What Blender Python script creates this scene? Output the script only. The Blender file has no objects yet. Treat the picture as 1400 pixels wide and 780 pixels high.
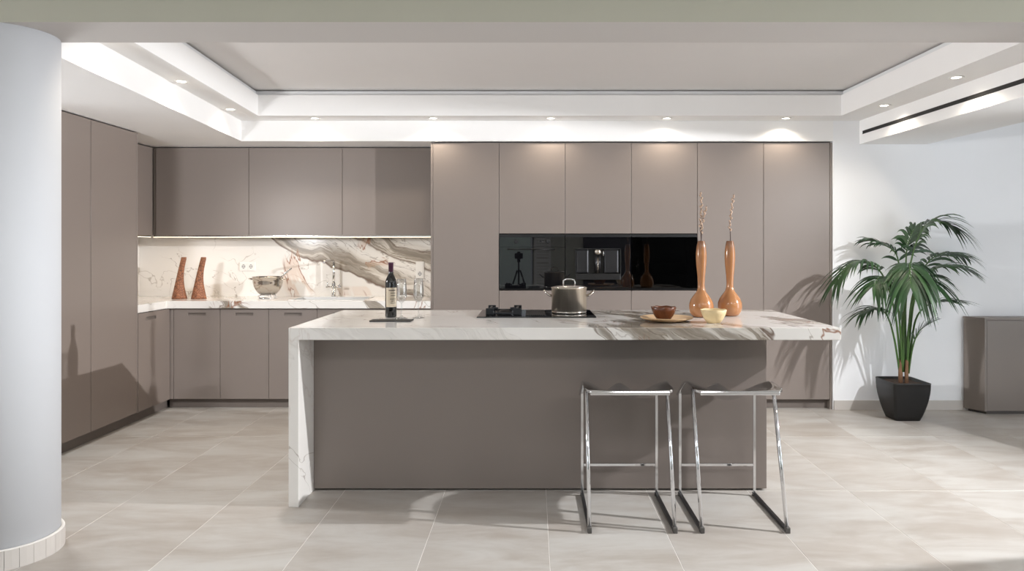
import bpy, bmesh, math, random
from mathutils import Vector, Matrix
R = math.radians
random.seed(7)
SC = bpy.context.scene
COL = SC.collection

# ------------------------------------------------------------------ camera, world, lights, exposure
CAM_H, F_PX = 1.44, 955.0
cam = bpy.data.cameras.new('camera'); cam_o = bpy.data.objects.new('camera', cam); COL.objects.link(cam_o)
cam.sensor_width = 36.0; cam.lens = 36.0 * F_PX / 1400.0
cam.shift_x = -28 / 1400.0; cam.shift_y = -50 / 1400.0
cam.clip_start = 0.05; cam.clip_end = 200
cam_o.location = (0, 0, CAM_H); cam_o.rotation_euler = (R(90), 0, 0)
SC.camera = cam_o

SC.view_settings.view_transform = 'Standard'; SC.view_settings.look = 'None'
SC.view_settings.gamma = 1.0; SC.view_settings.use_curve_mapping = False
SC.view_settings.exposure = -0.03
SC.cycles.use_denoising = True
SC.cycles.max_bounces = 10; SC.cycles.diffuse_bounces = 5; SC.cycles.glossy_bounces = 5
SC.cycles.transmission_bounces = 8; SC.cycles.transparent_max_bounces = 12
SC.cycles.sample_clamp_indirect = 6.0
SC.cycles.caustics_reflective = False; SC.cycles.caustics_refractive = False

w = bpy.data.worlds.new('overcast_sky'); SC.world = w; w.use_nodes = True
w.node_tree.nodes['Background'].inputs[0].default_value = (0.86, 0.93, 1.0, 1)
w.node_tree.nodes['Background'].inputs[1].default_value = 2.4

def lamp(name, kind, loc, energy, color=(1, 1, 1), rot=(0, 0, 0), **kw):
    d = bpy.data.lights.new(name, kind); d.energy = energy; d.color = color
    for k, v in kw.items(): setattr(d, k, v)
    o = bpy.data.objects.new(name, d); COL.objects.link(o); o.location = loc; o.rotation_euler = rot
    return o
# the photographer's bare flash bulb, off to the right
fl_o = lamp('flash_lamp', 'SPOT', (3.97, 3.54, 2.31), 190, (0.97, 0.98, 1.0), shadow_soft_size=0.025, spot_size=R(124), spot_blend=1.0)
fl_o.rotation_euler = (Vector((0.5, 4.40, 0.40)) - fl_o.location).to_track_quat('-Z', 'Y').to_euler()
def falloff(o, kind, k=1.0):
    o.data.use_nodes = True
    t = o.data.node_tree; f = t.nodes.new('ShaderNodeLightFalloff'); f.inputs['Strength'].default_value = k
    t.links.new(f.outputs[kind], t.nodes['Emission'].inputs['Strength'])
falloff(fl_o, 'Linear', 1.0)
# a second flash bulb on the left, behind the round column
fl2 = lamp('second_flash_lamp', 'POINT', (-3.10, 4.15, 1.75), 46, (0.97, 0.98, 1.0), shadow_soft_size=0.14)
falloff(fl2, 'Constant', 0.30)
# daylight through the glazed front behind the camera
lamp('window_daylight', 'AREA', (-1.8, -2.35, 1.25), 14, (0.90, 0.95, 1.0), (R(90), 0, 0), shape='RECTANGLE', size=3.6, size_y=2.3)
lamp('side_window_daylight', 'AREA', (6.15, 2.0, 1.25), 80, (0.86, 0.93, 1.0), (0, R(90), 0), shape='RECTANGLE', size=2.2, size_y=2.7)
# unseen ceiling panels added behind the camera as fill light for the kitchen
for lx in (-1.2, 1.4, 3.6):
    lamp('fill_panel_lamp', 'AREA', (lx, 0.6, 2.765), 18, (0.97, 0.98, 1.0), shape='RECTANGLE', size=1.1, size_y=0.5)

# ------------------------------------------------------------------ helpers
def lin(c):
    return tuple(((v / 255) / 12.92 if v / 255 <= 0.04045 else ((v / 255 + 0.055) / 1.055) ** 2.4) for v in c) + (1.0,)

class NT:
    def __init__(s, name):
        s.m = bpy.data.materials.new(name); s.m.use_nodes = True
        s.t = s.m.node_tree; s.b = s.t.nodes['Principled BSDF']
    def n(s, typ, **kw):
        nd = s.t.nodes.new(typ)
        for k, v in kw.items(): setattr(nd, k, v)
        return nd
    def put(s, sock, v):
        if isinstance(v, bpy.types.NodeSocket): s.t.links.new(v, sock)
        elif v is not None: sock.default_value = v
    def math(s, op, a, b=None, c=None, clamp=False):
        nd = s.n('ShaderNodeMath', operation=op, use_clamp=clamp)
        s.put(nd.inputs[0], a); s.put(nd.inputs[1], b); s.put(nd.inputs[2], c)
        return nd.outputs[0]
    def pos(s): return s.n('ShaderNodeNewGeometry').outputs['Position']
    def obj(s): return s.n('ShaderNodeTexCoord').outputs['Object']
    def sep(s, v):
        nd = s.n('ShaderNodeSeparateXYZ'); s.put(nd.inputs[0], v); return nd.outputs
    def comb(s, x, y, z):
        nd = s.n('ShaderNodeCombineXYZ'); s.put(nd.inputs[0], x); s.put(nd.inputs[1], y); s.put(nd.inputs[2], z); return nd.outputs[0]
    def noise(s, v, scale, detail=4, dist=0.0, rough=0.5):
        nd = s.n('ShaderNodeTexNoise'); s.put(nd.inputs['Vector'], v)
        nd.inputs['Scale'].default_value = scale; nd.inputs['Detail'].default_value = detail
        nd.inputs['Distortion'].default_value = dist; nd.inputs['Roughness'].default_value = rough
        return nd.outputs['Fac']
    def smooth(s, v, a, b, lo=0.0, hi=1.0):
        nd = s.n('ShaderNodeMapRange', interpolation_type='SMOOTHSTEP'); s.put(nd.inputs[0], v)
        for i, q in enumerate((a, b, lo, hi)): nd.inputs[i + 1].default_value = q
        return nd.outputs[0]
    def mix(s, f, a, b):
        nd = s.n('ShaderNodeMix', data_type='RGBA'); s.put(nd.inputs[0], f); s.put(nd.inputs[6], a); s.put(nd.inputs[7], b)
        return nd.outputs[2]
    def bump(s, h, strength=0.2, dist=0.01):
        nd = s.n('ShaderNodeBump'); s.put(nd.inputs['Height'], h)
        nd.inputs['Strength'].default_value = strength; nd.inputs['Distance'].default_value = dist
        s.t.links.new(nd.outputs[0], s.b.inputs['Normal'])
    def set(s, **kw):
        for k, v in kw.items(): s.put(s.b.inputs[k.replace('_', ' ')], v)
        return s

def simple(name, rgb, rough=0.5, metal=0.0, var=0.04, scale=6.0, bump=0.0, bscale=60.0, spec=0.5, coat=0.0):
    k = NT(name); c = lin(rgb)
    f = k.noise(k.pos(), scale, 3)
    dk = tuple(v * (1 - var) for v in c[:3]) + (1,); lt = tuple(min(1, v * (1 + var)) for v in c[:3]) + (1,)
    k.set(Base_Color=k.mix(f, dk, lt), Roughness=rough, Metallic=metal, Specular_IOR_Level=spec, Coat_Weight=coat)
    if bump: k.bump(k.noise(k.pos(), bscale, 3), bump, 0.004)
    return k.m

M = {}
M['taupe'] = simple('taupe_lacquer', (131, 121, 115), 0.38, var=0.015, scale=1.2, spec=0.45)
M['taupe_gloss'] = simple('taupe_satin_lacquer', (132, 121, 114), 0.26, var=0.015, scale=1.2, spec=0.5)
M['taupe_dark'] = simple('taupe_grey_lacquer', (122, 113, 106), 0.4, var=0.015, scale=1.2, spec=0.4)
M['carcass'] = simple('carcass_shadow_grey', (70, 64, 60), 0.6)
M['plinth'] = simple('plinth_taupe', (110, 101, 95), 0.5, var=0.02)
M['wall'] = simple('white_plaster', (241, 242, 244), 0.75, var=0.01, bump=0.05, bscale=90)
M['ceil'] = simple('white_ceiling_paint', (243, 242, 241), 0.8, var=0.01, bump=0.03, bscale=90)
M['ceil_up'] = simple('grey_stretch_ceiling', (226, 223, 221), 0.7, var=0.01)
M['column_paint'] = simple('cool_white_paint', (206, 208, 212), 0.75, var=0.01, bump=0.03, bscale=40)
M['beam_paint'] = simple('warm_grey_paint', (206, 202, 199), 0.8, var=0.01, bump=0.04, bscale=90)
M['olive'] = simple('olive_grey_paint', (200, 199, 184), 0.8, var=0.01)
M['black_metal'] = simple('black_metal', (22, 22, 23), 0.35, 0.6)
M['black_plastic'] = simple('black_satin_plastic', (18, 18, 19), 0.4, bump=0.02)
M['grey_metal'] = simple('graphite_metal', (58, 58, 60), 0.35, 0.8)
M['iron'] = simple('cast_iron', (40, 42, 45), 0.5, 0.5, bump=0.1, bscale=200)
M['chrome'] = simple('polished_chrome', (225, 226, 228), 0.06, 1.0, var=0.01)
M['steel'] = simple('polished_steel', (196, 190, 182), 0.16, 1.0, var=0.02)
M['satin_steel'] = simple('satin_steel', (214, 213, 211), 0.42, 0.6, var=0.02)
M['white_plastic'] = simple('white_plastic', (236, 234, 230), 0.35)
M['socket_grey'] = simple('socket_grey_plastic', (196, 195, 193), 0.45)
M['dark_gap'] = simple('shadow_gap_dark', (45, 44, 43), 0.8)
M['grey_profile'] = simple('grey_profile', (226, 227, 228), 0.6)
M['tile_skirt'] = simple('porcelain_skirting', (196, 190, 184), 0.5, var=0.06, scale=4)
M['rubber'] = simple('grey_rubber', (86, 83, 80), 0.6)
M['gold'] = simple('purple_foil', (70, 34, 58), 0.35, 0.3)
M['paper'] = simple('cream_label_paper', (214, 200, 178), 0.7)
M['print'] = simple('label_ink', (96, 84, 76), 0.7)
M['soil'] = simple('potting_soil', (62, 46, 36), 0.9, var=0.4, scale=60, bump=0.8, bscale=90)
M['slate'] = simple('black_slate', (34, 33, 33), 0.45, var=0.1, bump=0.1)
M['hedge'] = simple('garden_green', (52, 78, 42), 0.8, var=0.6, scale=9)
M['ground'] = simple('outdoor_paving', (120, 116, 108), 0.9)

def make_brushed():
    k = NT('brushed_steel'); o = k.sep(k.pos())
    f = k.noise(k.comb(o[0], o[1], k.math('MULTIPLY', o[2], 0.02)), 55, 4)
    k.set(Base_Color=k.mix(f, lin((190, 178, 160)), lin((236, 228, 216))), Metallic=1.0, Roughness=0.33); return k.m
M['brushed'] = make_brushed()

def make_black_glass():
    k = NT('black_oven_glass')
    k.set(Base_Color=(0.004, 0.004, 0.005, 1), Roughness=0.015, Specular_IOR_Level=0.75); return k.m
M['black_glass'] = make_black_glass()

def make_smoked():
    k = NT('smoked_glass'); t = k.t
    tr = k.n('ShaderNodeBsdfTransparent'); tr.inputs[0].default_value = (0.22, 0.21, 0.2, 1)
    gl = k.n('ShaderNodeBsdfGlossy'); gl.inputs['Roughness'].default_value = 0.02
    fr = k.n('ShaderNodeFresnel'); fr.inputs[0].default_value = 1.6
    mx = k.n('ShaderNodeMixShader'); t.links.new(fr.outputs[0], mx.inputs[0]); t.links.new(tr.outputs[0], mx.inputs[1]); t.links.new(gl.outputs[0], mx.inputs[2])
    t.links.new(mx.outputs[0], t.nodes['Material Output'].inputs[0]); return k.m
M['smoked'] = make_smoked()

def make_pane():
    k = NT('window_glass'); t = k.t
    tr = k.n('ShaderNodeBsdfTransparent'); gl = k.n('ShaderNodeBsdfGlossy'); gl.inputs['Roughness'].default_value = 0.01
    mx = k.n('ShaderNodeMixShader'); mx.inputs[0].default_value = 0.06
    t.links.new(tr.outputs[0], mx.inputs[1]); t.links.new(gl.outputs[0], mx.inputs[2])
    t.links.new(mx.outputs[0], t.nodes['Material Output'].inputs[0]); return k.m
M['pane'] = make_pane()

def make_glass(name, col, rough=0.0):
    k = NT(name); k.set(Base_Color=col, Roughness=rough, Transmission_Weight=1.0, IOR=1.45); return k.m
def make_thin_glass():
    k = NT('clear_crystal'); t = k.t
    tr = k.n('ShaderNodeBsdfTransparent'); tr.inputs[0].default_value = (0.97, 0.975, 0.975, 1)
    gl = k.n('ShaderNodeBsdfGlossy'); gl.inputs['Roughness'].default_value = 0.02
    lw = k.n('ShaderNodeLayerWeight'); lw.inputs[0].default_value = 0.35
    f = k.math('ADD', k.math('MULTIPLY', k.math('POWER', lw.outputs['Facing'], 1.2), 0.95), 0.06)
    mx = k.n('ShaderNodeMixShader'); t.links.new(f, mx.inputs[0]); t.links.new(tr.outputs[0], mx.inputs[1]); t.links.new(gl.outputs[0], mx.inputs[2])
    t.links.new(mx.outputs[0], t.nodes['Material Output'].inputs[0]); return k.m
M['glass'] = make_thin_glass()
M['bottle'] = simple('dark_bottle_glass', (12, 13, 12), 0.05, var=0.1, spec=0.7)

def emit(name, col, strength):
    k = NT(name); k.set(Base_Color=(1, 1, 1, 1), Emission_Color=col, Emission_Strength=strength); return k.m
M['lens'] = emit('lit_lens', (1.0, 0.93, 0.80, 1), 8)
M['led'] = emit('warm_led', (1.0, 0.80, 0.52, 1), 2.2)
M['panel'] = emit('fill_panel_glow', (1.0, 0.97, 0.93, 1), 2.5)  # glow for the diffusers of the added fill panels

def make_tile():
    k = NT('porcelain_floor_tile'); p = k.pos(); o = k.sep(p)
    rnd = k.n('ShaderNodeObjectInfo').outputs['Random']
    off = k.math('MULTIPLY', rnd, 37.0)
    v = k.comb(k.math('MULTIPLY', o[0], 0.55), k.math('MULTIPLY', o[1], 1.7), off)
    a = k.noise(v, 2.0, 6, 0.8, 0.6); b = k.noise(v, 9.0, 5, 0.4, 0.6)
    f = k.math('ADD', k.math('MULTIPLY', a, 0.72), k.math('MULTIPLY', b, 0.28))
    f = k.smooth(f, 0.33, 0.66)
    c = k.mix(f, lin((163, 154, 145)), lin((189, 186, 181)))
    c2 = k.mix(k.math('MULTIPLY', rnd, 0.25), c, lin((168, 161, 154)))
    k.set(Base_Color=c2, Roughness=k.smooth(b, 0.2, 0.8, 0.36, 0.5), Specular_IOR_Level=0.4)
    k.bump(b, 0.05, 0.003); return k.m
M['tile'] = make_tile()
M['grout'] = simple('light_grout', (226, 222, 217), 0.8)

def make_marble(name, kind):
    k = NT(name); p = k.pos(); o = k.sep(p)
    x, y, z = o[0], o[1], o[2]
    mul = lambda a, b: k.math('MULTIPLY', a, b)
    add = lambda a, b: k.math('ADD', a, b)
    cen = lambda n, amp: mul(k.math('SUBTRACT', n, 0.5), amp)
    line = lambda n, wd, at=0.5: k.smooth(k.math('ABSOLUTE', k.math('SUBTRACT', n, at)), 0.0, wd, 1.0, 0.0)
    ang = R(22 if kind == 'splash' else 36); c, s_ = math.cos(ang), math.sin(ang)
    yk = 0.0 if kind == 'splash' else 0.62
    zz = add(z, mul(y, yk))
    al = k.math('SUBTRACT', mul(x, c), mul(zz, s_))          # along the veins
    ac = add(mul(x, s_), mul(zz, c))                          # across the veins
    wob = k.noise(p, 1.6, 3, 0.2); wob2 = k.noise(p, 6.0, 4, 0.2)
    acw = add(ac, add(cen(wob, 0.40), cen(wob2, 0.055)))
    strata = k.noise(k.comb(mul(al, 0.9), mul(acw, 9.0), mul(y, 0.4)), 1.7, 6, 0.5, 0.6)
    base = k.mix(k.noise(p, 2.2, 4), lin((240, 237, 233)), lin((228, 224, 219)))
    # a few broken hairlines over the white ground
    hn = k.noise(k.comb(mul(al, 0.8), mul(ac, 1.3), mul(y, 0.5)), 2.3, 4, 0.7, 0.55)
    hair = mul(line(hn, 0.007), k.smooth(k.noise(p, 1.7, 3), 0.46, 0.60))
    base = k.mix(mul(hair, 0.7), base, lin((142, 128, 114)))
    if kind == 'splash':
        d = k.math('SUBTRACT', acw, -2.72 * s_ + 1.57 * c)
        body = mul(k.smooth(d, 0.0, 0.025), k.smooth(d, 0.12, 0.22, 1.0, 0.0))
        body2 = mul(k.smooth(d, 0.27, 0.33), k.smooth(d, 0.44, 0.56, 1.0, 0.0))
        body3 = mul(mul(k.smooth(d, 0.66, 0.69), k.smooth(d, 0.70, 0.82, 1.0, 0.0)), 0.7)
        fill = k.math('ADD', body, add(body2, body3), clamp=True)
        fill = mul(fill, add(mul(k.smooth(strata, 0.34, 0.50), 0.55), 0.45))
        fill = mul(fill, k.smooth(x, -2.95, -2.60))
        zone = mul(k.smooth(d, -0.03, 0.02), k.smooth(x, -2.95, -2.6))
        rim = k.math('MAXIMUM', line(d, 0.016, 0.012), k.math('MAXIMUM', mul(line(d, 0.016, 0.31), 0.8), mul(line(d, 0.012, 0.46), 0.7)))
        rim = mul(rim, k.smooth(x, -2.9, -2.6))
        def spot(px, pz, rx, rz):
            dx = mul(k.math('SUBTRACT', x, px), 1 / rx); dz = mul(k.math('SUBTRACT', z, pz), 1 / rz)
            return k.smooth(add(mul(dx, dx), mul(dz, dz)), 0.35, 1.0, 1.0, 0.0)
        rmask = k.math('MAXIMUM', spot(-2.30, 1.20, 0.22, 0.30), k.math('MAXIMUM', spot(-1.55, 1.42, 0.22, 0.22), mul(spot(-1.70, 1.02, 0.5, 0.06), 0.6)))
    else:
        bn = k.noise(k.comb(mul(al, 0.55), mul(acw, 1.7), mul(y, 0.2)), 1.5 if kind == 'top' else 2.0, 3, 0.3)
        if kind == 'top':
            zone = k.smooth(add(x, mul(wob, 0.9)), 0.1, 1.1, 0.16, 1.0)
        else:
            zone = k.smooth(x, -3.1, -2.7, 0.35, 1.0)
        band = mul(k.smooth(bn, 0.53, 0.56), k.smooth(bn, 0.60, 0.68, 1.0, 0.0))
        fill = mul(mul(band, zone), add(mul(k.smooth(strata, 0.36, 0.52), 0.65), 0.35))
        rim = mul(mul(line(bn, 0.010, 0.535), zone), k.smooth(wob2, 0.36, 0.5))
        rmask = mul(mul(zone, k.smooth(k.noise(p, 1.4, 2), 0.50, 0.58)), 1.0)
        zone = mul(band, zone)
    gcol = k.mix(k.smooth(strata, 0.30, 0.68), lin((206, 196, 182)), lin((128, 117, 104)))
    cc = k.mix(mul(fill, 0.95), base, gcol)
    cc = k.mix(mul(mul(line(strata, 0.018), zone), 0.6), cc, lin((92, 76, 62)))
    cc = k.mix(mul(rim, 0.85), cc, lin((96, 70, 50)))
    rn = k.noise(k.comb(add(mul(x, 1.2), 0.0 if kind == 'splash' else 4.3), y, mul(z, 0.55)), 2.6, 4, 0.9, 0.55)
    if kind == 'splash':
        cc = k.mix(mul(mul(k.smooth(rn, 0.46, 0.53), k.smooth(rn, 0.55, 0.60, 1.0, 0.0)), mul(rmask, 0.35)), cc, lin((196, 148, 108)))
    cc = k.mix(mul(mul(line(rn, 0.014), rmask), 0.85), cc, lin((142, 84, 46)))
    k.set(Base_Color=cc, Roughness=0.09 if kind != 'splash' else 0.16, Specular_IOR_Level=0.5)
    return k.m
M['marble_top'] = make_marble('veined_marble_island', 'top')
M['marble_counter'] = make_marble('veined_marble_counter', 'counter')
M['marble_splash'] = make_marble('veined_marble_backsplash', 'splash')

def make_vase():
    k = NT('tan_glazed_ceramic'); z = k.sep(k.obj())[2]
    f = k.noise(k.obj(), 9, 3)
    c = k.mix(k.smooth(z, 0.40, 0.50), k.mix(f, lin((172, 120, 78)), lin((156, 106, 66))), lin((118, 76, 46)))
    k.set(Base_Color=c, Roughness=0.16, Coat_Weight=0.4); return k.m
M['vase'] = make_vase()
M['bowl_brown'] = simple('brown_glazed_stoneware', (92, 50, 27), 0.25, var=0.25, scale=30, bump=0.5, bscale=70)
M['bowl_cream'] = simple('cream_stoneware', (214, 192, 148), 0.5, var=0.05, scale=20, bump=0.6, bscale=110)
M['plate'] = simple('sand_stoneware', (190, 158, 120), 0.45, var=0.15, scale=14)
M['twig'] = simple('twig_bark', (58, 38, 32), 0.7, var=0.2, scale=40)
M['bud'] = simple('willow_catkin', (182, 156, 136), 0.8, var=0.2, scale=120)

def make_horn():
    k = NT('bark_wood'); o = k.obj()
    vo = k.n('ShaderNodeTexVoronoi', feature='DISTANCE_TO_EDGE'); k.put(vo.inputs['Vector'], o); vo.inputs['Scale'].default_value = 34
    f = k.noise(o, 24, 6, 0.8)
    c = k.mix(f, lin((96, 52, 30)), lin((176, 116, 80)))
    c = k.mix(k.smooth(vo.outputs['Distance'], 0.0, 0.08, 0.8, 0.0), c, lin((58, 30, 18)))
    k.set(Base_Color=c, Roughness=0.55); k.bump(k.math('ADD', f, vo.outputs['Distance']), 0.6, 0.01); return k.m
M['horn'] = make_horn()

def make_leaf():
    k = NT('palm_leaf'); rnd = k.n('ShaderNodeObjectInfo').outputs['Random']
    f = k.math('ADD', k.math('MULTIPLY', rnd, 0.7), k.math('MULTIPLY', k.noise(k.pos(), 6, 3), 0.3))
    k.set(Base_Color=k.mix(f, lin((16, 36, 22)), lin((46, 82, 40))), Roughness=0.38, Specular_IOR_Level=0.5)
    k.b.inputs['Subsurface Weight'].default_value = 0.0
    return k.m
M['leaf'] = make_leaf()
M['stem'] = simple('palm_stem_green', (66, 98, 44), 0.5, var=0.25, scale=12)
M['trunk'] = simple('palm_trunk_fibre', (124, 92, 68), 0.8, var=0.35, scale=30, bump=0.5, bscale=60)

class MB:
    """collects shapes into one mesh"""
    def __init__(s): s.bm = bmesh.new()
    def box(s, x0, x1, y0, y1, z0, z1):
        v = [s.bm.verts.new(q) for q in ((x0,y0,z0),(x1,y0,z0),(x1,y1,z0),(x0,y1,z0),(x0,y0,z1),(x1,y0,z1),(x1,y1,z1),(x0,y1,z1))]
        for f in ((0,3,2,1),(4,5,6,7),(0,1,5,4),(1,2,6,5),(2,3,7,6),(3,0,4,7)): s.bm.faces.new([v[i] for i in f])
        return s
    def prism(s, poly, z0, z1):
        a = [s.bm.verts.new((p[0], p[1], z0)) for p in poly]; b = [s.bm.verts.new((p[0], p[1], z1)) for p in poly]
        n = len(poly); s.bm.faces.new(a[::-1]); s.bm.faces.new(b)
        for i in range(n): s.bm.faces.new((a[i], a[(i+1) % n], b[(i+1) % n], b[i]))
        return s
    def lathe(s, prof, cx=0, cy=0, n=40, cap=True):
        rings = []
        for r, z in prof:
            rings.append([s.bm.verts.new((cx + r * math.cos(2*math.pi*i/n), cy + r * math.sin(2*math.pi*i/n), z)) for i in range(n)])
        for a, b in zip(rings, rings[1:]):
            for i in range(n):
                f = s.bm.faces.new((a[i], a[(i+1) % n], b[(i+1) % n], b[i])); f.smooth = True
        if cap:
            s.bm.faces.new(rings[0][::-1]); s.bm.faces.new(rings[-1])
        return s
    def tube(s, pts, r, n=10, closed=False, square=False):
        pts = [Vector(p) for p in pts]; m = len(pts)
        rr = r if isinstance(r, (list, tuple)) else [r] * m
        rings = []; up = Vector((0.0, 0.0, 1.0)); prev = None
        for i, p in enumerate(pts):
            if closed: t = pts[(i+1) % m] - pts[i-1]
            else: t = pts[min(i+1, m-1)] - pts[max(i-1, 0)]
            t.normalize()
            if prev is None:
                ref = up if abs(t.z) < 0.9 else Vector((1.0, 0.0, 0.0))
                a = t.cross(ref).normalized()
            else: a = (prev - t * prev.dot(t)).normalized()
            prev = a; b = t.cross(a)
            ph = math.pi / n if square else 0
            rings.append([s.bm.verts.new(p + (a * math.cos(2*math.pi*k/n+ph) + b * math.sin(2*math.pi*k/n+ph)) * rr[i]) for k in range(n)])
        seq = list(zip(rings, rings[1:])) + ([(rings[-1], rings[0])] if closed else [])
        for a, b in seq:
            for k in range(n):
                f = s.bm.faces.new((a[k], a[(k+1) % n], b[(k+1) % n], b[k])); f.smooth = not square
        if not closed: s.bm.faces.new(rings[0][::-1]); s.bm.faces.new(rings[-1])
        return s
    def ball(s, c, rx, ry, rz, u=10, v=7, rot=None):
        mat = Matrix.Translation(Vector(c)) @ (rot.to_4x4() if rot else Matrix()) @ Matrix.Diagonal((rx, ry, rz, 1))
        g = bmesh.ops.create_uvsphere(s.bm, u_segments=u, v_segments=v, radius=1.0, matrix=mat)
        for f in {f for q in g['verts'] for f in q.link_faces}: f.smooth = True
        return s
    def cyl(s, a, b, r, n=20): return s.tube([a, b], r, n)
    def grid(s, fn, nu, nv, smooth=True):
        V = [[s.bm.verts.new(fn(i/(nu-1), j/(nv-1))) for j in range(nv)] for i in range(nu)]
        for i in range(nu-1):
            for j in range(nv-1):
                f = s.bm.faces.new((V[i][j], V[i+1][j], V[i+1][j+1], V[i][j+1])); f.smooth = smooth
        return s
    def mesh(s, name, bevel=0.0, seg=2, org=None):
        if bevel:
            bmesh.ops.remove_doubles(s.bm, verts=s.bm.verts, dist=1e-6)
            ed = [e for e in s.bm.edges if len(e.link_faces) == 2 and e.calc_face_angle(0) > 0.6]
            bmesh.ops.bevel(s.bm, geom=ed, offset=bevel, segments=seg, affect='EDGES', profile=0.5)
        bmesh.ops.recalc_face_normals(s.bm, faces=s.bm.faces)
        if org is not None: bmesh.ops.translate(s.bm, verts=s.bm.verts, vec=-Vector(org))
        me = bpy.data.meshes.new(name); s.bm.to_mesh(me); s.bm.free(); return me

def link(name, me, mat, parent=None, loc=(0, 0, 0)):
    o = bpy.data.objects.new(name, me); COL.objects.link(o)
    if mat is not None and not me.materials: me.materials.append(mat if not isinstance(mat, str) else M[mat])
    o.location = loc; o.parent = parent; return o
def part(name, mb, mat, parent, bevel=0.0, world=True, label=None, seg=2):
    """mb holds world coordinates (world=True) or coordinates local to the parent"""
    org = None
    if world:
        org = Vector((0, 0, 0)); q = parent
        while q is not None: org += Vector(q.location); q = q.parent
    o = link(name, mb.mesh(name, bevel, seg, org), mat, parent)
    if label: o['label'] = label
    return o
def tag(o, label, cat=None, group=None, kind=None):
    o['label'] = label
    if cat: o['category'] = cat
    if group: o['group'] = group
    if kind: o['kind'] = kind
    return o
def thing(name, label, cat, loc=(0, 0, 0), group=None):
    o = bpy.data.objects.new(name, None); COL.objects.link(o); o.location = loc; o.empty_display_size = 0.1
    return tag(o, label, cat, group)
def solo(name, mb, mat, label, cat, loc=(0, 0, 0), bevel=0.0, group=None, world=True):
    o = link(name, mb.mesh(name, bevel, 2, loc if world else None), mat, None, loc)
    return tag(o, label, cat, group)
def struct(name, mb, mat, label, parent=None, bevel=0.0):
    o = link(name, mb.mesh(name, bevel), mat, parent)
    if parent is None: tag(o, label, None, None, 'structure')
    return o
def copy_tree(o, parent=None):
    c = o.copy(); COL.objects.link(c); c.parent = parent
    for ch in list(o.children): copy_tree(ch, c)
    return c

# ------------------------------------------------------------------ the room
XL, YB, YW = -3.92, 6.95, 6.26          # left wall, deep back wall, front back-wall plane
XR, YF = 6.2, -2.6
H = 2.95
# floor: grout bed with 60 x 120 tiles
fl = struct('floor', MB().box(XL, XR, YF, YB, -0.06, -0.0012), 'grout', 'pale beige porcelain tile floor with light joints')
tile_me = MB().box(-0.2985, 0.2985, -0.5985, 0.5985, -0.02, 0.0).mesh('tile', 0.001, 1)
for i in range(-7, 11):
    for j in range(-6, 3):
        cx, cy = 0.08 + 0.6 * i + 0.3, 4.159 + 1.2 * j + 0.6
        if cx - 0.3 > XR or cx + 0.3 < XL or cy + 0.6 < YF or cy - 0.6 > YB: continue
        x0, x1 = max(cx - 0.2985, XL), min(cx + 0.2985, XR); y0, y1 = max(cy - 0.5985, YF), min(cy + 0.5985, YB)
        if x1 - x0 < 0.02 or y1 - y0 < 0.02: continue
        if x1 - x0 > 0.59 and y1 - y0 > 1.19: link('tile', tile_me, 'tile', fl, (cx, cy, 0))
        else: link('tile', MB().box(x0 - cx, x1 - cx, y0 - cy, y1 - cy, -0.02, 0).mesh('tile', 0.001, 1), 'tile', fl, (cx, cy, 0))

struct('wall_left', MB().box(XL - 0.15, XL, YF, YB, -0.06, H), 'wall', 'white plaster wall behind the tall cabinet doors')
struct('wall_back', MB().box(XL - 0.15, 2.69, YB, YB + 0.15, -0.06, H), 'wall', 'white plaster wall behind the marble backsplash')
struct('wall_back_right', MB().box(2.695, XR, YW, YB + 0.15, -0.06, H), 'wall', 'white plaster wall behind the potted palm')
struct('wall_right', MB().box(XR, XR + .15, YF, 0.6, -0.06, H).box(XR, XR + .15, 3.4, YB, -0.06, H).box(XR, XR + .15, 0.6, 3.4, 2.4, H).box(XR, XR + .15, 0.6, 3.4, -0.06, 0.1), 'wall', 'white plaster side wall with a tall window')
win2 = struct('window_2', MB().box(XR + .04, XR + .10, 0.6, 0.66, .1, 2.4).box(XR + .04, XR + .10, 3.34, 3.4, .1, 2.4).box(XR + .04, XR + .10, 0.66, 3.34, 2.34, 2.4).box(XR + .04, XR + .10, 0.66, 3.34, .1, .16).box(XR + .04, XR + .10, 1.97, 2.03, .16, 2.34), 'grey_metal', 'tall side window with slim metal frame')
for a_, b_ in ((.66, 1.97), (2.03, 3.34)):
    link('pane', MB().box(XR + .066, XR + .074, a_, b_, .16, 2.34).mesh('pane'), 'pane', win2)
struct('shade_pillar', MB().box(3.70, 4.14, 4.45, 4.75, -0.004, H - 0.02), 'wall', 'unseen square white post added to keep the flash off the sideboard')  # unseen blocker, added to shade the sideboard and right wall from the flash
# glazed front behind the camera
wf = MB(); wf.box(XL, -3.6, YF - 0.15, YF, -0.06, H).box(0.02, XR, YF - 0.15, YF, -0.06, H).box(-3.6, 0.02, YF - 0.15, YF, 2.4, H)
struct('wall_front', wf, 'olive', 'olive grey wall with a glazed opening opposite the kitchen')
win = struct('window_1', MB().box(-3.6, -3.54, YF - .1, YF - .03, 0, 2.4).box(-.04, .02, YF - .1, YF - .03, 0, 2.4).box(-3.54, -.04, YF - .1, YF - .03, 2.34, 2.4)
             .box(-3.54, -.04, YF - .1, YF - .03, 0, .06).box(-2.40, -2.34, YF - .1, YF - .03, .06, 2.34).box(-1.22, -1.16, YF - .1, YF - .03, .06, 2.34), 'grey_metal', 'glazed shopfront with slim metal frame')
for a, b in ((-3.54, -2.40), (-2.34, -1.22), (-1.16, -.04)):
    link('pane', MB().box(a, b, YF - .07, YF - .062, .06, 2.34).mesh('pane'), 'pane', win)

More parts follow.
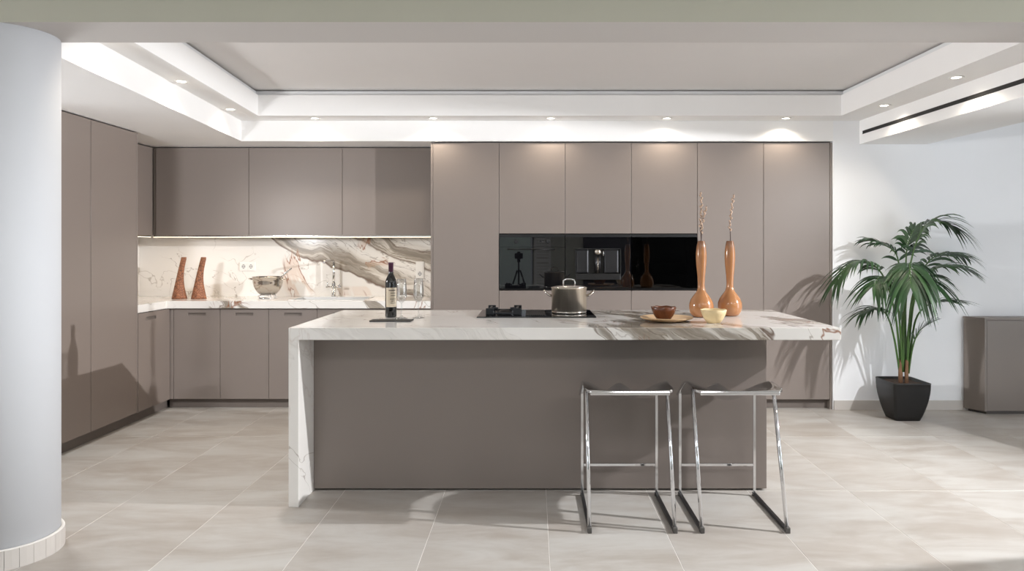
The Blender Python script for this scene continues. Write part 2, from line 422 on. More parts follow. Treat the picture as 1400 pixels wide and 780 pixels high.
dr = struct('door_1', MB().box(1.10, 1.16, YF, YF + .05, 0, 2.3).box(3.54, 3.60, YF, YF + .05, 0, 2.3).box(1.10, 3.60, YF, YF + .05, 2.3, 2.36), 'black_metal', 'dark double door in the olive wall')
for a_, b_, hx in ((1.16, 2.348, 2.27), (2.352, 3.54, 2.43)):
    lf = link('door_leaf', MB().box(a_, b_, YF + .002, YF + .04, .005, 2.298).mesh('door_leaf'), 'black_plastic', dr)
    link('door_handle', MB().tube([(hx, YF + .04, .95), (hx, YF + .09, .95), (hx, YF + .09, 1.25), (hx, YF + .04, 1.25)], .009, 8).mesh('door_handle'), 'steel', lf)
# ceiling parts
Z1, Z2, ZU = 2.587, 2.765, 2.815
OUT = [(-2.608, YW), (2.93, YW), (3.06, 3.40), (-2.37, 3.40)]          # outer line of the spot ledge
INN = [(-2.365, 6.02), (2.66, 6.02), (2.735, 3.40), (-2.18, 3.40)]     # inner lip of the tray
struct('ceiling', MB().box(XL, XR, 3.2, YB, H - 0.02, H + 0.1), 'ceil', 'white slab above the kitchen')
struct('ceiling_tray', MB().prism([(-2.43, 6.08), (2.73, 6.08), (2.81, 3.42), (-2.25, 3.42)], ZU, ZU + 0.04), 'ceil_up', 'pale grey recessed ceiling field')
led = MB()   # ledge with the spots, one slab per side
led.prism([OUT[0], INN[0], INN[1], OUT[1]][::-1], Z1, Z2)
led.prism([OUT[0], INN[0], INN[3], OUT[3]], Z1, Z2)
led.prism([OUT[1], INN[1], INN[2], OUT[2]][::-1], Z1, Z2)
ledge = struct('trim_1', led, 'ceil', 'white stepped ceiling ledge carrying the downlights')
stp = MB()
I2 = [(-2.395, 6.05), (2.69, 6.05), (2.765, 3.40), (-2.21, 3.40)]; I3 = [(-2.45, 6.12), (2.76, 6.12), (2.84, 3.40), (-2.27, 3.40)]
for a, b in ((0, 1), (0, 3), (1, 2)):
    stp.prism([I2[a], I2[b], I3[b], I3[a]], Z2 - 0.01, Z2 + 0.040)
struct('trim_2', stp, 'grey_profile', 'grey shadow profile around the recessed ceiling')
# left soffit and the bulkhead above the cabinets
struct('trim_3', MB().prism([(XL, YB), (XL, 3.40), OUT[3], OUT[0], (2.695, YW), (2.695, YB)], 2.405, H - 0.02), 'ceil', 'white bulkhead over the cabinets')
# right dropped beam
BX = [(2.93, YW), (3.53, YW), (3.79, 3.40), (3.06, 3.40)]
beam = struct('trim_4', MB().prism(BX, 2.377, H - 0.02), 'ceil', 'white dropped beam with a black air slot')
def on_beam(t): return Vector((2.93 + 0.13 * t, YW - 2.86 * t, 0))
a, b = on_beam(0.02), on_beam(0.95); nrm = Vector((-1, -0.045, 0)) * 0.003
vent = thing('linear_air_vent', 'long black linear air slot in the side of the white dropped beam', 'air vent', (a.x, a.y, 2.46))
for z0, z1, mt, nm, pr in ((2.462, 2.484, 'dark_gap', 'slot', 0.002), (2.4835, 2.487, 'black_metal', 'frame_rail', 0.004), (2.459, 2.4625, 'black_metal', 'frame_rail', 0.004)):
    q = Vector((-1, -0.045, 0)) * pr
    part(nm, MB().prism([(a.x, a.y), (b.x, b.y), (b.x + q.x, b.y + q.y), (a.x + q.x, a.y + q.y)], z0, z1), mt, vent)
for t in (0.24, 0.5, 0.74):
    c = on_beam(t); q = Vector((-1, -0.045, 0)) * 0.004
    d = on_beam(t + 0.004)
    part('divider', MB().prism([(c.x, c.y), (d.x, d.y), (d.x + q.x, d.y + q.y), (c.x + q.x, c.y + q.y)], 2.462, 2.484), 'grey_metal', vent)
# near beam that crosses the room
nb = MB(); nb.box(XL, XR, 3.13, 3.44, 2.455, H + 0.1)
nbo = struct('trim_5', nb, 'beam_paint', 'deep painted beam crossing the room')
nbo.data.materials.append(M['olive'])
for f in nbo.data.polygons:
    if f.normal.y < -0.9: f.material_index = 1
struct('ceiling_front', MB().box(XL, XR, YF, 3.13, 2.80, 2.9), 'ceil', 'white ceiling of the showroom part')
struct('baseboard_right', MB().box(2.70, XR, YW - 0.012, YW, 0.0, 0.085), 'tile_skirt', 'beige tile skirting below the white wall', bevel=0.002)

# round columns with tiled skirting
def column(cx, cy, r, label):
    o = link('column', MB().lathe([(r, 0.0), (r, 2.455)], n=96).mesh('column'), 'column_paint', None, (cx, cy, 0))
    tag(o, label, None, None, 'structure')
    n = 26; rr = r + 0.001
    a = 2 * math.pi / n
    for i in range(n):
        m = MB(); q0, q1 = i * a + 0.003, (i + 1) * a - 0.003
        pl = [((rr + d) * math.cos(t), (rr + d) * math.sin(t)) for d, t in ((0, q0), (0.016, q0), (0.016, (q0+q1)/2), (0.016, q1), (0, q1))]
        m.prism(pl, 0.0, 0.088)
        link('skirting_tile', m.mesh('skirting_tile'), 'tile_skirt', o)
    m = MB().lathe([(rr, 0.088), (rr + 0.015, 0.088), (rr + 0.013, 0.092), (rr, 0.092)], n=96, cap=False)
    link('skirting_cap', m.mesh('skirting_cap'), 'grout', o)
    return o
column(-2.495, 3.315, 0.215, 'round white plaster column with a skirting of narrow tiles')
column(3.20, 3.16, 0.25, 'round white plaster column beside the dropped beam')

# ------------------------------------------------------------------ downlights
def downlight(x, y, label, group, energy=15):
    t = thing('recessed_downlight', label, 'downlight', (x, y, Z1), group)
    m = MB().lathe([(0.030, -0.0005), (0.046, -0.0005), (0.047, -0.004), (0.043, -0.006), (0.031, -0.004), (0.030, -0.0005)], n=32, cap=False)
    part('trim_ring', m, 'white_plastic', t, world=False)
    part('lens', MB().lathe([(0.030, -0.003), (0.0301, -0.0005)], n=28), 'lens', t, world=False)
    s = lamp('downlight_lamp', 'SPOT', (0, 0, -0.012), energy, (1.0, 0.88, 0.72), spot_size=R(140), spot_blend=0.7, shadow_soft_size=0.03)
    s.parent = t
    return t
for x, wh in ((-1.91, 'above the wall cabinets over the sink'), (-0.872, 'above the join between wall cabinets and tall cabinets'), (0.16, 'above the tall cabinet with the oven'),
              (1.18, 'above the tall cabinet with the dark glass appliance'), (2.224, 'above the end tall cabinet beside the palm wall')):
    downlight(x, 6.13, 'round lit downlight in the back ledge ' + wh, 'downlights along the back ledge')
for y, wh in ((5.735, 'next to the inner corner'), (4.78, 'halfway to the crossing beam'), (3.83, 'close to the crossing beam')):
    downlight(-2.505 + (6.02 - y) * 0.082, y, 'round lit downlight in the ledge along the wide soffit, ' + wh, 'downlights along the soffit ledge')
for y, wh in ((5.58, 'next to the inner corner'), (4.67, 'halfway to the crossing beam'), (3.76, 'close to the crossing beam')):
    downlight(2.80 + (6.0 - y) * 0.025, y, 'round lit downlight in the ledge along the air slot beam, ' + wh, 'downlights along the beam ledge')
for lx in (-1.2, 1.4, 3.6):  # fixtures that go with the added fill lamps, out of view
    t = thing('added_fill_panel', 'flat rectangular fill light panel added in the unseen ceiling behind the kitchen area', 'ceiling light', (lx, 0.6, 2.80), 'added fill light panels')
    part('frame', MB().box(-.60, .60, -.30, .30, -0.012, 0), 'white_plastic', t, world=False)
    part('diffuser', MB().box(-.56, .56, -.26, .26, -0.016, -0.012), 'panel', t, world=False)

# ------------------------------------------------------------------ cabinets
G = 0.0018   # half gap
DT = 0.022
ZT = 2.395   # top of tall doors
ZB = 0.088
YT = 6.28    # tall fronts
TX = [-0.895 + 0.5945 * k for k in range(7)]
AZ0, AZ1 = 1.072, 1.572
tall_labels = ['full-height plain taupe cabinet next to the marble backsplash', 'tall taupe cabinet housing the oven with round knobs', 'tall taupe cabinet housing the built-in coffee machine',
               'tall taupe cabinet housing the dark glass appliance beside the coffee machine', 'full-height plain taupe cabinet directly behind the tan vases', 'full-height plain taupe cabinet at the end by the palm']
for k in range(6):
    x0, x1 = TX[k], TX[k + 1]
    t = thing('tall_cabinet', tall_labels[k], 'cabinet', ((x0 + x1) / 2, YT + 0.3, 0.0))
    if 1 <= k <= 3:
        part('lower_body', MB().box(x0 + .001, x1 - .001, YT + DT + .001, YB - .01, ZB, AZ0 - .012), 'carcass', t)
        part('upper_body', MB().box(x0 + .001, x1 - .001, YT + DT + .001, YB - .01, AZ1 + .012, ZT), 'carcass', t)
        part('door', MB().box(x0 + G, x1 - G, YT, YT + DT, AZ1 + .006, ZT - .002), 'taupe', t, 0.0015)
        part('drawer', MB().box(x0 + G, x1 - G, YT, YT + DT, 0.58, AZ0 - .006), 'taupe', t, 0.0015)
        part('drawer', MB().box(x0 + G, x1 - G, YT, YT + DT, ZB, 0.577), 'taupe', t, 0.0015)
    else:
        part('body', MB().box(x0 + .001, x1 - .001, YT + DT + .001, YB - .01, ZB, ZT), 'carcass', t)
        part('door', MB().box(x0 + G, x1 - G, YT, YT + DT, ZB, ZT - .002), 'taupe', t, 0.0015)
    if k == 0: part('side_panel', MB().box(x0 - .02, x0 - .001, YT - .0, YB - .01, 0, ZT), 'taupe', t, 0.001)
    if k == 5: part('side_panel', MB().box(x1 + .001, x1 + .02, YT - .002, YB - .01, 0, ZT), 'taupe_dark', t, 0.001)
solo('plinth', MB().box(TX[0], TX[6], YT + 0.055, YT + 0.075, 0, ZB - .003), 'plinth', 'taupe plinth under the full-height cabinets', 'plinth', ((TX[0] + TX[6]) / 2, YT + .065, 0))

# base cabinets along the back
YD = 6.30; CT, CB = 0.973, 0.907
XD = -3.265
def grip_door(t, x0, x1, gx, axis='x', plane=YD):
    """door with a routed finger slot near the top; axis 'x': front faces -y, 'y': front faces +x"""
    z0, z1 = ZB, CB - .006
    h0, h1 = 0.838, 0.864; g0, g1 = gx - 0.08, gx + 0.08
    m = MB(); r = MB(); l = MB()
    def bx(mb, a, b, d0, d1, c, d):
        if axis == 'x': mb.box(a, b, plane + d0, plane + d1, c, d)
        else: mb.box(plane - d1, plane - d0, a, b, c, d)
    bx(m, x0, x1, 0, DT, z0, h0); bx(m, x0, x1, 0, DT, h1, z1); bx(m, x0, g0, 0, DT, h0, h1); bx(m, g1, x1, 0, DT, h0, h1)
    d = part('door', m, 'taupe' if axis == 'x' else 'taupe_gloss', t)
    bx(r, g0 - .001, g1 + .001, .014, .021, h0 - .001, h1 + .001)
    part('grip_recess', r, 'taupe_dark', d)
    bx(l, g0 - .001, g1 + .001, .001, .015, h1 - .004, h1 + .0005)
    part('grip_lip', l, 'carcass', d)
base_labels = ['taupe base cabinet with a finger slot under the wooden horns', 'taupe base cabinet with a finger slot under the steel mixing bowl', 'taupe base cabinet with a finger slot under the sink beside the island corner',
               'taupe base cabinet under the tap, mostly behind the island', 'taupe base cabinet under the backsplash behind the wine bottle', 'narrow taupe base cabinet under the socket next to the tall cabinets']
bxs = [-3.235, -2.817, -2.379, -1.941, -1.503, -1.065, -0.917]
for k in range(6):
    x0, x1 = bxs[k], bxs[k + 1]
    t = thing('base_cabinet', base_labels[k], 'cabinet', ((x0 + x1) / 2, YD + 0.3, 0.0))
    part('body', MB().box(x0 + .001, x1 - .001, YD + DT + .001, YB - .03, ZB, CB - 0.22), 'carcass', t)
    part('back_rail', MB().box(x0 + .001, x1 - .001, YD + DT + .001, YD + DT + .03, CB - 0.22, CB - .001), 'carcass', t)
    if x1 - x0 > 0.3: grip_door(t, x0 + G, x1 - G, (x0 + x1) / 2)
    else: part('door', MB().box(x0 + G, x1 - G, YD, YD + DT, ZB, CB - .006), 'taupe', t)
solo('corner_filler', MB().box(XD - .02, bxs[0] - .002, YD, YD + DT, ZB, CB - .006), 'taupe', 'narrow taupe filler strip in the inside corner of the base cabinets', 'filler', (-3.25, YD, ZB))
solo('plinth', MB().box(-3.30, TX[0] - .022, YD + .055, YD + .07, 0, ZB - .003), 'plinth', 'taupe plinth under the base cabinets below the backsplash', 'plinth', (-2, YD + .06, 0))
# left run
YS = [4.567, 5.165, 5.763]
lt = ['tall glossy taupe cabinet partly hidden behind the round column', 'tall glossy taupe cabinet between the column and the corner worktop']
for k in range(2):
    y0, y1 = YS[k], YS[k + 1]
    t = thing('tall_cabinet', lt[k], 'cabinet', (XD - .3, (y0 + y1) / 2, 0))
    part('body', MB().box(XL + .005, XD - DT - .001, y0 + .001, y1 - .001, ZB, ZT), 'carcass', t)
    part('door', MB().box(XD - DT, XD, y0 + .003, y1 - .003, ZB, ZT), 'taupe_gloss', t, 0.0015)
    if k == 1: part('side_panel', MB().box(XL + .005, XD - .001, y1 - .001, y1 + .018, ZB, ZT), 'taupe', t, 0.001)
t = thing('base_cabinet', 'taupe base cabinet with a finger slot at the corner beside the glossy tall cabinet', 'cabinet', (XD - .3, 6.03, 0))
part('body', MB().box(XL + .03, XD - DT - .001, 5.786, 6.27, ZB, CB - .001), 'carcass', t)
grip_door(t, 5.786, YD - .012, 5.98, 'y', XD)
solo('plinth', MB().box(XD - .07, XD - .055, YS[0], YD + .05, 0, ZB - .003), 'plinth', 'taupe plinth under the glossy tall cabinets by the column', 'plinth', (XD - .06, 5.4, 0))

# wall cabinets
YU = 6.60; UZ0, UZ1 = 1.566, 2.393
ux = [-3.56, -2.681, -1.797, -0.917]
ul = ['taupe wall cabinet above the wooden horns', 'taupe wall cabinet above the steel mixing bowl and tap', 'taupe wall cabinet above the wine bottle, next to the tall cabinets']
for k in range(3):
    x0, x1 = ux[k], ux[k + 1]
    t = thing('wall_cabinet', ul[k], 'cabinet', ((x0 + x1) / 2, YB - .005, UZ0))
    part('body', MB().box(x0 + .001, x1 - .001, YU + DT + .001, YB - .005, UZ0 + .004, UZ1), 'taupe_dark', t)
    part('door', MB().box(x0 + G, x1 - G, YU, YU + DT, UZ0, UZ1), 'taupe', t, 0.0015)
t = thing('wall_cabinet', 'narrow taupe wall cabinet turned into the corner beside the glossy tall cabinet', 'cabinet', (XL + .15, 6.3, UZ0))
part('body', MB().box(XL + .005, -3.587 - DT - .001, 5.783, YB - .005, UZ0 + .004, UZ1), 'taupe_dark', t)
part('door', MB().box(-3.587 - DT, -3.587, 5.783, YU - .004, UZ0, UZ1), 'taupe_gloss', t, 0.0015)
part('corner_filler', MB().box(-3.586, ux[0] - .002, YU + .008, YU + DT + .004, UZ0, UZ1), 'taupe_dark', t)
# LED profiles under the wall cabinets
def led_profile(x0, x1, y0, y1, label, rotz, ln):
    t = thing('led_profile', label, 'light strip', ((x0 + x1) / 2, (y0 + y1) / 2, UZ0))
    part('housing', MB().box(x0, x1, y0, y1, UZ0 - .012, UZ0 - .0005), 'steel', t)
    part('diffuser', MB().box(x0 + .002, x1 - .002, y0 - .001, y1 + .001, UZ0 - .017, UZ0 - .012), 'led', t)
    l = lamp('led_lamp', 'AREA', (0, 0, -.020), 1.5 * ln, (1.0, 0.85, 0.67), (R(0), 0, rotz), shape='RECTANGLE', size=ln, size_y=0.012)
    l.parent = t
led_profile(-3.585, -0.918, YU + .004, YU + .020, 'thin warm light strip under the back wall cabinets', 0, 2.6)
led_profile(-3.607, -3.592, 5.785, 6.58, 'thin warm light strip under the corner wall cabinet', R(90), 0.75)

# worktop and backsplash
wt = thing('worktop', 'veined white marble worktop along the back and left base cabinets', 'worktop', (-2.2, 6.6, CB))
m = MB(); SX0, SX1, SY0, SY1 = -2.23, -1.53, 6.37, 6.76
m.box(-3.28, SX0, 6.265, YB - .014, CB, CT).box(SX1, -0.916, 6.265, YB - .014, CB, CT).box(SX0, SX1, 6.265, SY0, CB, CT).box(SX0, SX1, SY1, YB - .014, CB, CT)
part('back_slab', m, 'marble_counter', wt)
part('corner_slab', MB().box(XL + .014, -3.2801, 5.783, YB - .014, CB, CT), 'marble_counter', wt)
bs = thing('backsplash', 'white marble backsplash with a broad grey brown diagonal vein', 'backsplash', (-2.2, YB, CT))
part('back_panel', MB().box(XL + .014, -0.917, YB - .0135, YB - .001, CT - .02, UZ0 + .003), 'marble_splash', bs)
part('corner_panel', MB().box(XL + .001, XL + .0135, 5.783, YB - .0135, CT - .02, UZ0 + .003), 'marble_splash', bs)

# sink
sk = thing('kitchen_sink', 'steel sink set into the marble worktop under the tap', 'sink', ((SX0 + SX1) / 2, (SY0 + SY1) / 2, CT - .2))
m = MB(); e = .004
m.box(SX0 + .003, SX0 + .02, SY0 + .003, SY1 - .003, CT - .19, CT + .004).box(SX1 - .02, SX1 - .003, SY0 + .003, SY1 - .003, CT - .19, CT + .004)
m.box(SX0 + .02, SX1 - .02, SY0 + .003, SY0 + .02, CT - .19, CT + .004).box(SX0 + .02, SX1 - .02, SY1 - .02, SY1 - .003, CT - .19, CT + .004)
part('basin_wall', m, 'satin_steel', sk)
part('basin_floor', MB().box(SX0 + .003, SX1 - .003, SY0 + .003, SY1 - .003, CT - .2, CT - .19), 'steel', sk)
part('drain', MB().lathe([(.045, CT - .19), (.04, CT - .186), (.01, CT - .188)], (SX0 + SX1) / 2, (SY0 + SY1) / 2), 'chrome', sk)
# tap
fx, fy = -1.945, 6.835
fa = thing('kitchen_tap', 'tall chrome tap with a cross handle behind the sink', 'tap', (fx, fy, CT))
part('base', MB().lathe([(.026, 0), (.026, .006), (.019, .012), (.019, .13), (.014, .14)], n=24), 'chrome', fa, world=False)
part('riser', MB().cyl((0, 0, .13), (0, 0, .345), .012), 'chrome', fa, world=False)
part('spout', MB().tube([(0, 0, .34), (0, -.012, .352), (-.005, -.03, .356), (-.03, -.19, .356), (-.032, -.205, .35), (-.032, -.208, .325)], .011, 12), 'chrome', fa, world=False)
part('cross_handle', MB().cyl((-.075, -.0, .095), (.075, 0, .095), .009, 14).cyl((.03, -.0, .095), (.066, -.0, .125), .005, 10), 'chrome', fa, world=False)
part('lever', MB().tube([(-.06, 0, .098), (-.062, 0, .15)], .004, 8), 'chrome', fa, world=False)

# sockets on the backsplash
YS_ = YB - .0135
def socket_face(t, cx, cz, w2=.035):
    f = part('socket_insert', MB().box(cx - w2, cx + w2, YS_ - .013, YS_ - .009, cz - w2, cz + w2), 'white_plastic', t, .002)
    part('socket_well', MB().cyl((cx, YS_ - .0125, cz), (cx, YS_ - .0135, cz), .021, 24), 'socket_grey', f)
    for dx in (-.0095, .0095): part('pin_hole', MB().cyl((cx + dx, YS_ - .0135, cz), (cx + dx, YS_ - .0142, cz), .004, 10), 'dark_gap', f)
    for dz in (-.018, .018): part('earth_clip', MB().box(cx - .004, cx + .004, YS_ - .0142, YS_ - .0135, cz + dz - .003, cz + dz + .003), 'grey_metal', f)
dx0, dz0 = -2.828, 1.266
t = thing('double_socket', 'white double wall socket on the marble above the mixing bowl', 'socket', (dx0, YS_, dz0))
part('frame', MB().box(dx0 - .079, dx0 + .079, YS_ - .009, YS_, dz0 - .044, dz0 + .044), 'white_plastic', t, .003)
for s in (-1, 1): socket_face(t, dx0 + s * .0365, dz0)
sx, sz = -1.116, 1.232
t = thing('switch_and_socket', 'white light switch over a socket on the marble beside the tall cabinets', 'socket', (sx, YS_, sz))
part('frame', MB().box(sx - .042, sx + .042, YS_ - .009, YS_, sz - .083, sz + .083), 'white_plastic', t, .003)
part('rocker_switch', MB().box(sx - .033, sx + .033, YS_ - .014, YS_ - .009, sz + .006, sz + .072), 'white_plastic', t, .003)
socket_face(t, sx, sz - .039, .033)

# ------------------------------------------------------------------ built-in appliances
def shell(t, k):
    x0, x1 = TX[k] + .003, TX[k + 1] - .003
    part('housing', MB().box(x0 + .004, x1 - .004, YT + .03, YT + .42, AZ0 + .004, AZ1 - .004), 'black_plastic', t)
    part('top_trim', MB().box(x0, x1, YT + .001, YT + .03, AZ1 - .026, AZ1 - .010), 'grey_metal', t, .001)
    part('shadow_gap', MB().box(x0, x1, YT + .012, YT + .03, AZ1 - .010, AZ1), 'black_plastic', t)
    part('bottom_trim', MB().box(x0, x1, YT - .003, YT + .03, AZ0, AZ0 + .014), 'black_metal', t, .001)
    return x0, x1
t = thing('built_in_oven', 'black glass oven with two round knobs and a thin bar handle', 'oven', (TX[1] + .297, YT, AZ0))
x0, x1 = shell(t, 1)
cp = part('control_panel', MB().box(x0, x1, YT - .004, YT + .03, 1.458, AZ1 - .027), 'black_glass', t)
for kx in (-.148, .140):
    kn = part('knob', MB().lathe([(.018, 0), (.018, .012), (.016, .016)], n=28), 'grey_metal', t, world=False)
    kn.rotation_euler = (R(90), 0, 0); kn.location = (kx - (TX[1] + .297), -.004, 1.506 - AZ0)
for kx in (.071, .097):
    part('touch_button', MB().cyl((kx, YT - .004, 1.507), (kx, YT - .006, 1.507), .007, 14), 'grey_metal', t)
part('door_glass', MB().box(x0, x1, YT - .004, YT + .03, AZ0 + .015, 1.456), 'black_glass', t)
part('handle', MB().tube([(-.225, YT - .034, 1.437), (.20, YT - .034, 1.437)], .006, 10).cyl((-.20, YT - .034, 1.437), (-.20, YT - .003, 1.437), .005, 8).cyl((.185, YT - .034, 1.437), (.185, YT - .003, 1.437), .005, 8), 'black_metal', t)

t = thing('built_in_coffee_machine', 'black built-in coffee machine with a chrome spout', 'coffee machine', (TX[2] + .297, YT, AZ0))
x0, x1 = shell(t, 2)
cx0, cx1, cz0, cz1 = .388, .792, 1.166, 1.438
m = MB(); m.box(x0, cx0, YT - .004, YT + .03, AZ0 + .015, AZ1 - .027).box(cx1, x1, YT - .004, YT + .03, AZ0 + .015, AZ1 - .027).box(cx0, cx1, YT - .004, YT + .03, cz1, AZ1 - .027).box(cx0, cx1, YT - .004, YT + .03, AZ0 + .015, cz0)
part('front_glass', m, 'black_glass', t)
part('recess', MB().box(cx0, cx1, YT + .02, YT + .029, cz0, cz1), 'black_plastic', t)
part('niche_panel', MB().box(cx0 + .004, cx0 + .115, YT - .02, YT + .02, cz0 + .055, cz1 - .004), 'grey_metal', t, .012)
part('niche_panel', MB().box(cx0 + .255, cx1 - .02, YT - .02, YT + .02, cz0 + .055, cz1 - .004), 'grey_metal', t, .012)
part('niche_frame', MB().box(cx0 - .004, cx0 + .003, YT - .024, YT + .02, cz0, cz1 + .004).box(cx1 - .006, cx1 + .002, YT - .024, YT + .02, cz0, cz1 + .004).box(cx0 - .004, cx1 + .002, YT - .024, YT + .02, cz1 - .002, cz1 + .006), 'black_plastic', t)
part('drip_tray', MB().box(cx0 + .001, cx1 - .007, YT - .05, YT + .02, cz0 - .002, cz0 + .052), 'black_plastic', t, .004)
part('spout', MB().lathe([(.036, 1.392), (.036, 1.43)], .586, YT - .012, 28), 'steel', t)
part('dispenser_tube', MB().cyl((.572, YT - .012, 1.23), (.572, YT - .012, 1.392), .011, 14).cyl((.60, YT - .012, 1.23), (.60, YT - .012, 1.392), .011, 14), 'grey_metal', t)
part('milk_pipe', MB().cyl((.636, YT - .012, 1.375), (.636, YT - .012, 1.43), .007, 10), 'chrome', t)
part('cup_guide', MB().lathe([(.020, 1.22), (.020, 1.36)], .586, YT + .0, 20), 'steel', t)

t = thing('built_in_warming_oven', 'dark glass-fronted appliance with faint racks behind the tan vase', 'oven', (TX[3] + .297, YT, AZ0))
x0, x1 = TX[3] + .003, TX[4] - .003
part('cavity', MB().box(x0 + .004, x1 - .004, YT + .40, YT + .41, AZ0 + .004, AZ1 - .004).box(x0 + .004, x0 + .01, YT + .03, YT + .40, AZ0 + .004, AZ1 - .004).box(x1 - .01, x1 - .004, YT + .03, YT + .40, AZ0 + .004, AZ1 - .004)
     .box(x0 + .01, x1 - .01, YT + .03, YT + .40, AZ0 + .004, AZ0 + .01).box(x0 + .01, x1 - .01, YT + .03, YT + .40, AZ1 - .01, AZ1 - .004), 'black_plastic', t)
part('top_trim', MB().box(x0, x1, YT + .001, YT + .03, AZ1 - .026, AZ1 - .010), 'grey_metal', t, .001)
part('shadow_gap', MB().box(x0, x1, YT + .012, YT + .03, AZ1 - .010, AZ1), 'black_plastic', t)
part('bottom_trim', MB().box(x0, x1, YT - .003, YT + .03, AZ0, AZ0 + .014), 'black_metal', t, .001)
part('door_glass', MB().box(x0, x1, YT - .004, YT + .004, AZ0 + .015, AZ1 - .027), 'smoked', t)
for zz in (1.20, 1.31, 1.41):
    part('rack', MB().box(x0 + .06, x1 - .06, YT + .05, YT + .30, zz, zz + .005), 'grey_metal', t)

# ------------------------------------------------------------------ island
IZ, IB = 1.0, 0.932
IX0, IX1, IY0, IY1 = -1.361, 1.722, 3.896, 5.03
LEG = .056
isl = thing('island_cabinet', 'long taupe kitchen island body under the marble slab', 'kitchen island', (0, 4.6, 0))
part('front_panel', MB().box(IX0 + LEG + .001, 1.396, 4.165, 4.185, .012, IB - .0005), 'taupe', isl, .0015)
part('body', MB().box(IX0 + LEG + .001, 1.374, 4.1855, IY1 - .075, .012, IB - .0005), 'taupe_dark', isl)
part('end_panel', MB().box(1.3745, 1.396, 4.1855, IY1 - .06, .012, IB - .0005), 'taupe', isl, .001)
part('plinth', MB().box(IX0 + LEG + .02, 1.36, 4.21, IY1 - .12, 0, .0118), 'dark_gap', isl)
for k in range(4):
    w_ = (1.374 - (IX0 + LEG)) / 4; a = IX0 + LEG + .001 + k * w_
    part('drawer_front', MB().box(a + G, a + w_ - G, IY1 - .0745, IY1 - .055, .09, IB - .006), 'taupe', isl, .0015)
iw = thing('island_worktop', 'thick veined marble island slab with a waterfall leg', 'worktop', (0, 4.46, 0))
part('slab', MB().box(IX0, IX1, IY0, IY1, IB, IZ), 'marble_top', iw, .0025)
part('waterfall_leg', MB().box(IX0, IX0 + LEG, IY0, IY1, 0, IB), 'marble_top', iw, .002)

# hob
hob = thing('venting_hob', 'black glass hob with one gas burner and a centre vent in the island', 'hob', (.026, 4.71, IZ))
part('glass_plate', MB().box(-.356, .408, 4.456, 4.968, IZ, IZ + .008), 'black_glass', hob, .002)
br = part('gas_burner', MB().lathe([(.055, IZ + .008), (.05, IZ + .022), (.034, IZ + .024), (.032, IZ + .03), (.008, IZ + .031)], -.19, 4.70, 28), 'black_metal', hob)
gr = MB(); gx0, gx1, gy0, gy1 = -.305, -.075, 4.565, 4.835
for a, b in ((gx0, gx0 + .052), (gx1 - .052, gx1)):
    for q in (gy0, gy1 - .016):
        gr.box(a, b, q, q + .016, IZ + .008, IZ + .052)
    gr.box(a + .018, a + .034, gy0 + .016, gy1 - .016, IZ + .030, IZ + .048)
gr.box(gx0 + .052, gx1 - .052, gy0, gy0 + .012, IZ + .012, IZ + .026).box(gx0 + .052, gx1 - .052, gy1 - .012, gy1, IZ + .012, IZ + .026)
gr.box(gx0 + .03, gx0 + .075, 4.694, 4.706, IZ + .034, IZ + .048).box(gx1 - .075, gx1 - .03, 4.694, 4.706, IZ + .034, IZ + .048)
part('pan_support', gr, 'iron', hob, .003)
vg = part('vent_frame', MB().box(-.045, .085, 4.50, 4.92, IZ + .008, IZ + .0105), 'black_metal', hob)
for i in range(9):
    part('vent_slat', MB().box(-.038 + i * .0135, -.032 + i * .0135, 4.51, 4.70, IZ + .0105, IZ + .016), 'grey_metal', vg)
for kx in (-.27, -.23):
    part('touch_mark', MB().cyl((kx, 4.49, IZ + .008), (kx, 4.49, IZ + .0086), .008, 12), 'grey_metal', hob)

# stock pot
px, py = .248, 4.735; pz = IZ + .008
pot = thing('stock_pot', 'brushed steel stock pot with lid standing on the black hob', 'pot', (px, py, pz))
pr, ph = .118, .165
part('pot_body', MB().lathe([(pr - .006, 0), (pr, .006), (pr, ph), (pr + .004, ph + .003), (pr + .002, ph + .006), (pr - .004, ph + .004), (pr - .004, .008), (.01, .008)], n=64), 'brushed', pot, world=False)
part('pot_base', MB().lathe([(pr + .0005, .002), (pr + .0015, .004), (pr + .0015, .012), (pr + .0005, .014)], n=64, cap=False), 'steel', pot, world=False)
ld = part('lid', MB().lathe([(pr + .004, ph + .0065), (pr + .001, ph + .011), (.08, ph + .019), (.03, ph + .023), (.002, ph + .024)], n=64), 'steel', pot, world=False)
part('lid_handle', MB().tube([(-.038, 0, ph + .02), (-.040, 0, ph + .04), (-.034, 0, ph + .056), (-.015, 0, ph + .062), (.015, 0, ph + .062), (.034, 0, ph + .056), (.040, 0, ph + .04), (.038, 0, ph + .02)], .005, 10), 'chrome', ld, world=False)
for s in (-1, 1):
    part('side_handle', MB().tube([(s * pr, -.035, .115), (s * (pr + .022), -.034, .122), (s * (pr + .045), -.022, .145), (s * (pr + .05), 0, .152), (s * (pr + .045), .022, .145), (s * (pr + .022), .034, .122), (s * pr, .035, .115)], .006, 10), 'steel', pot, world=False)

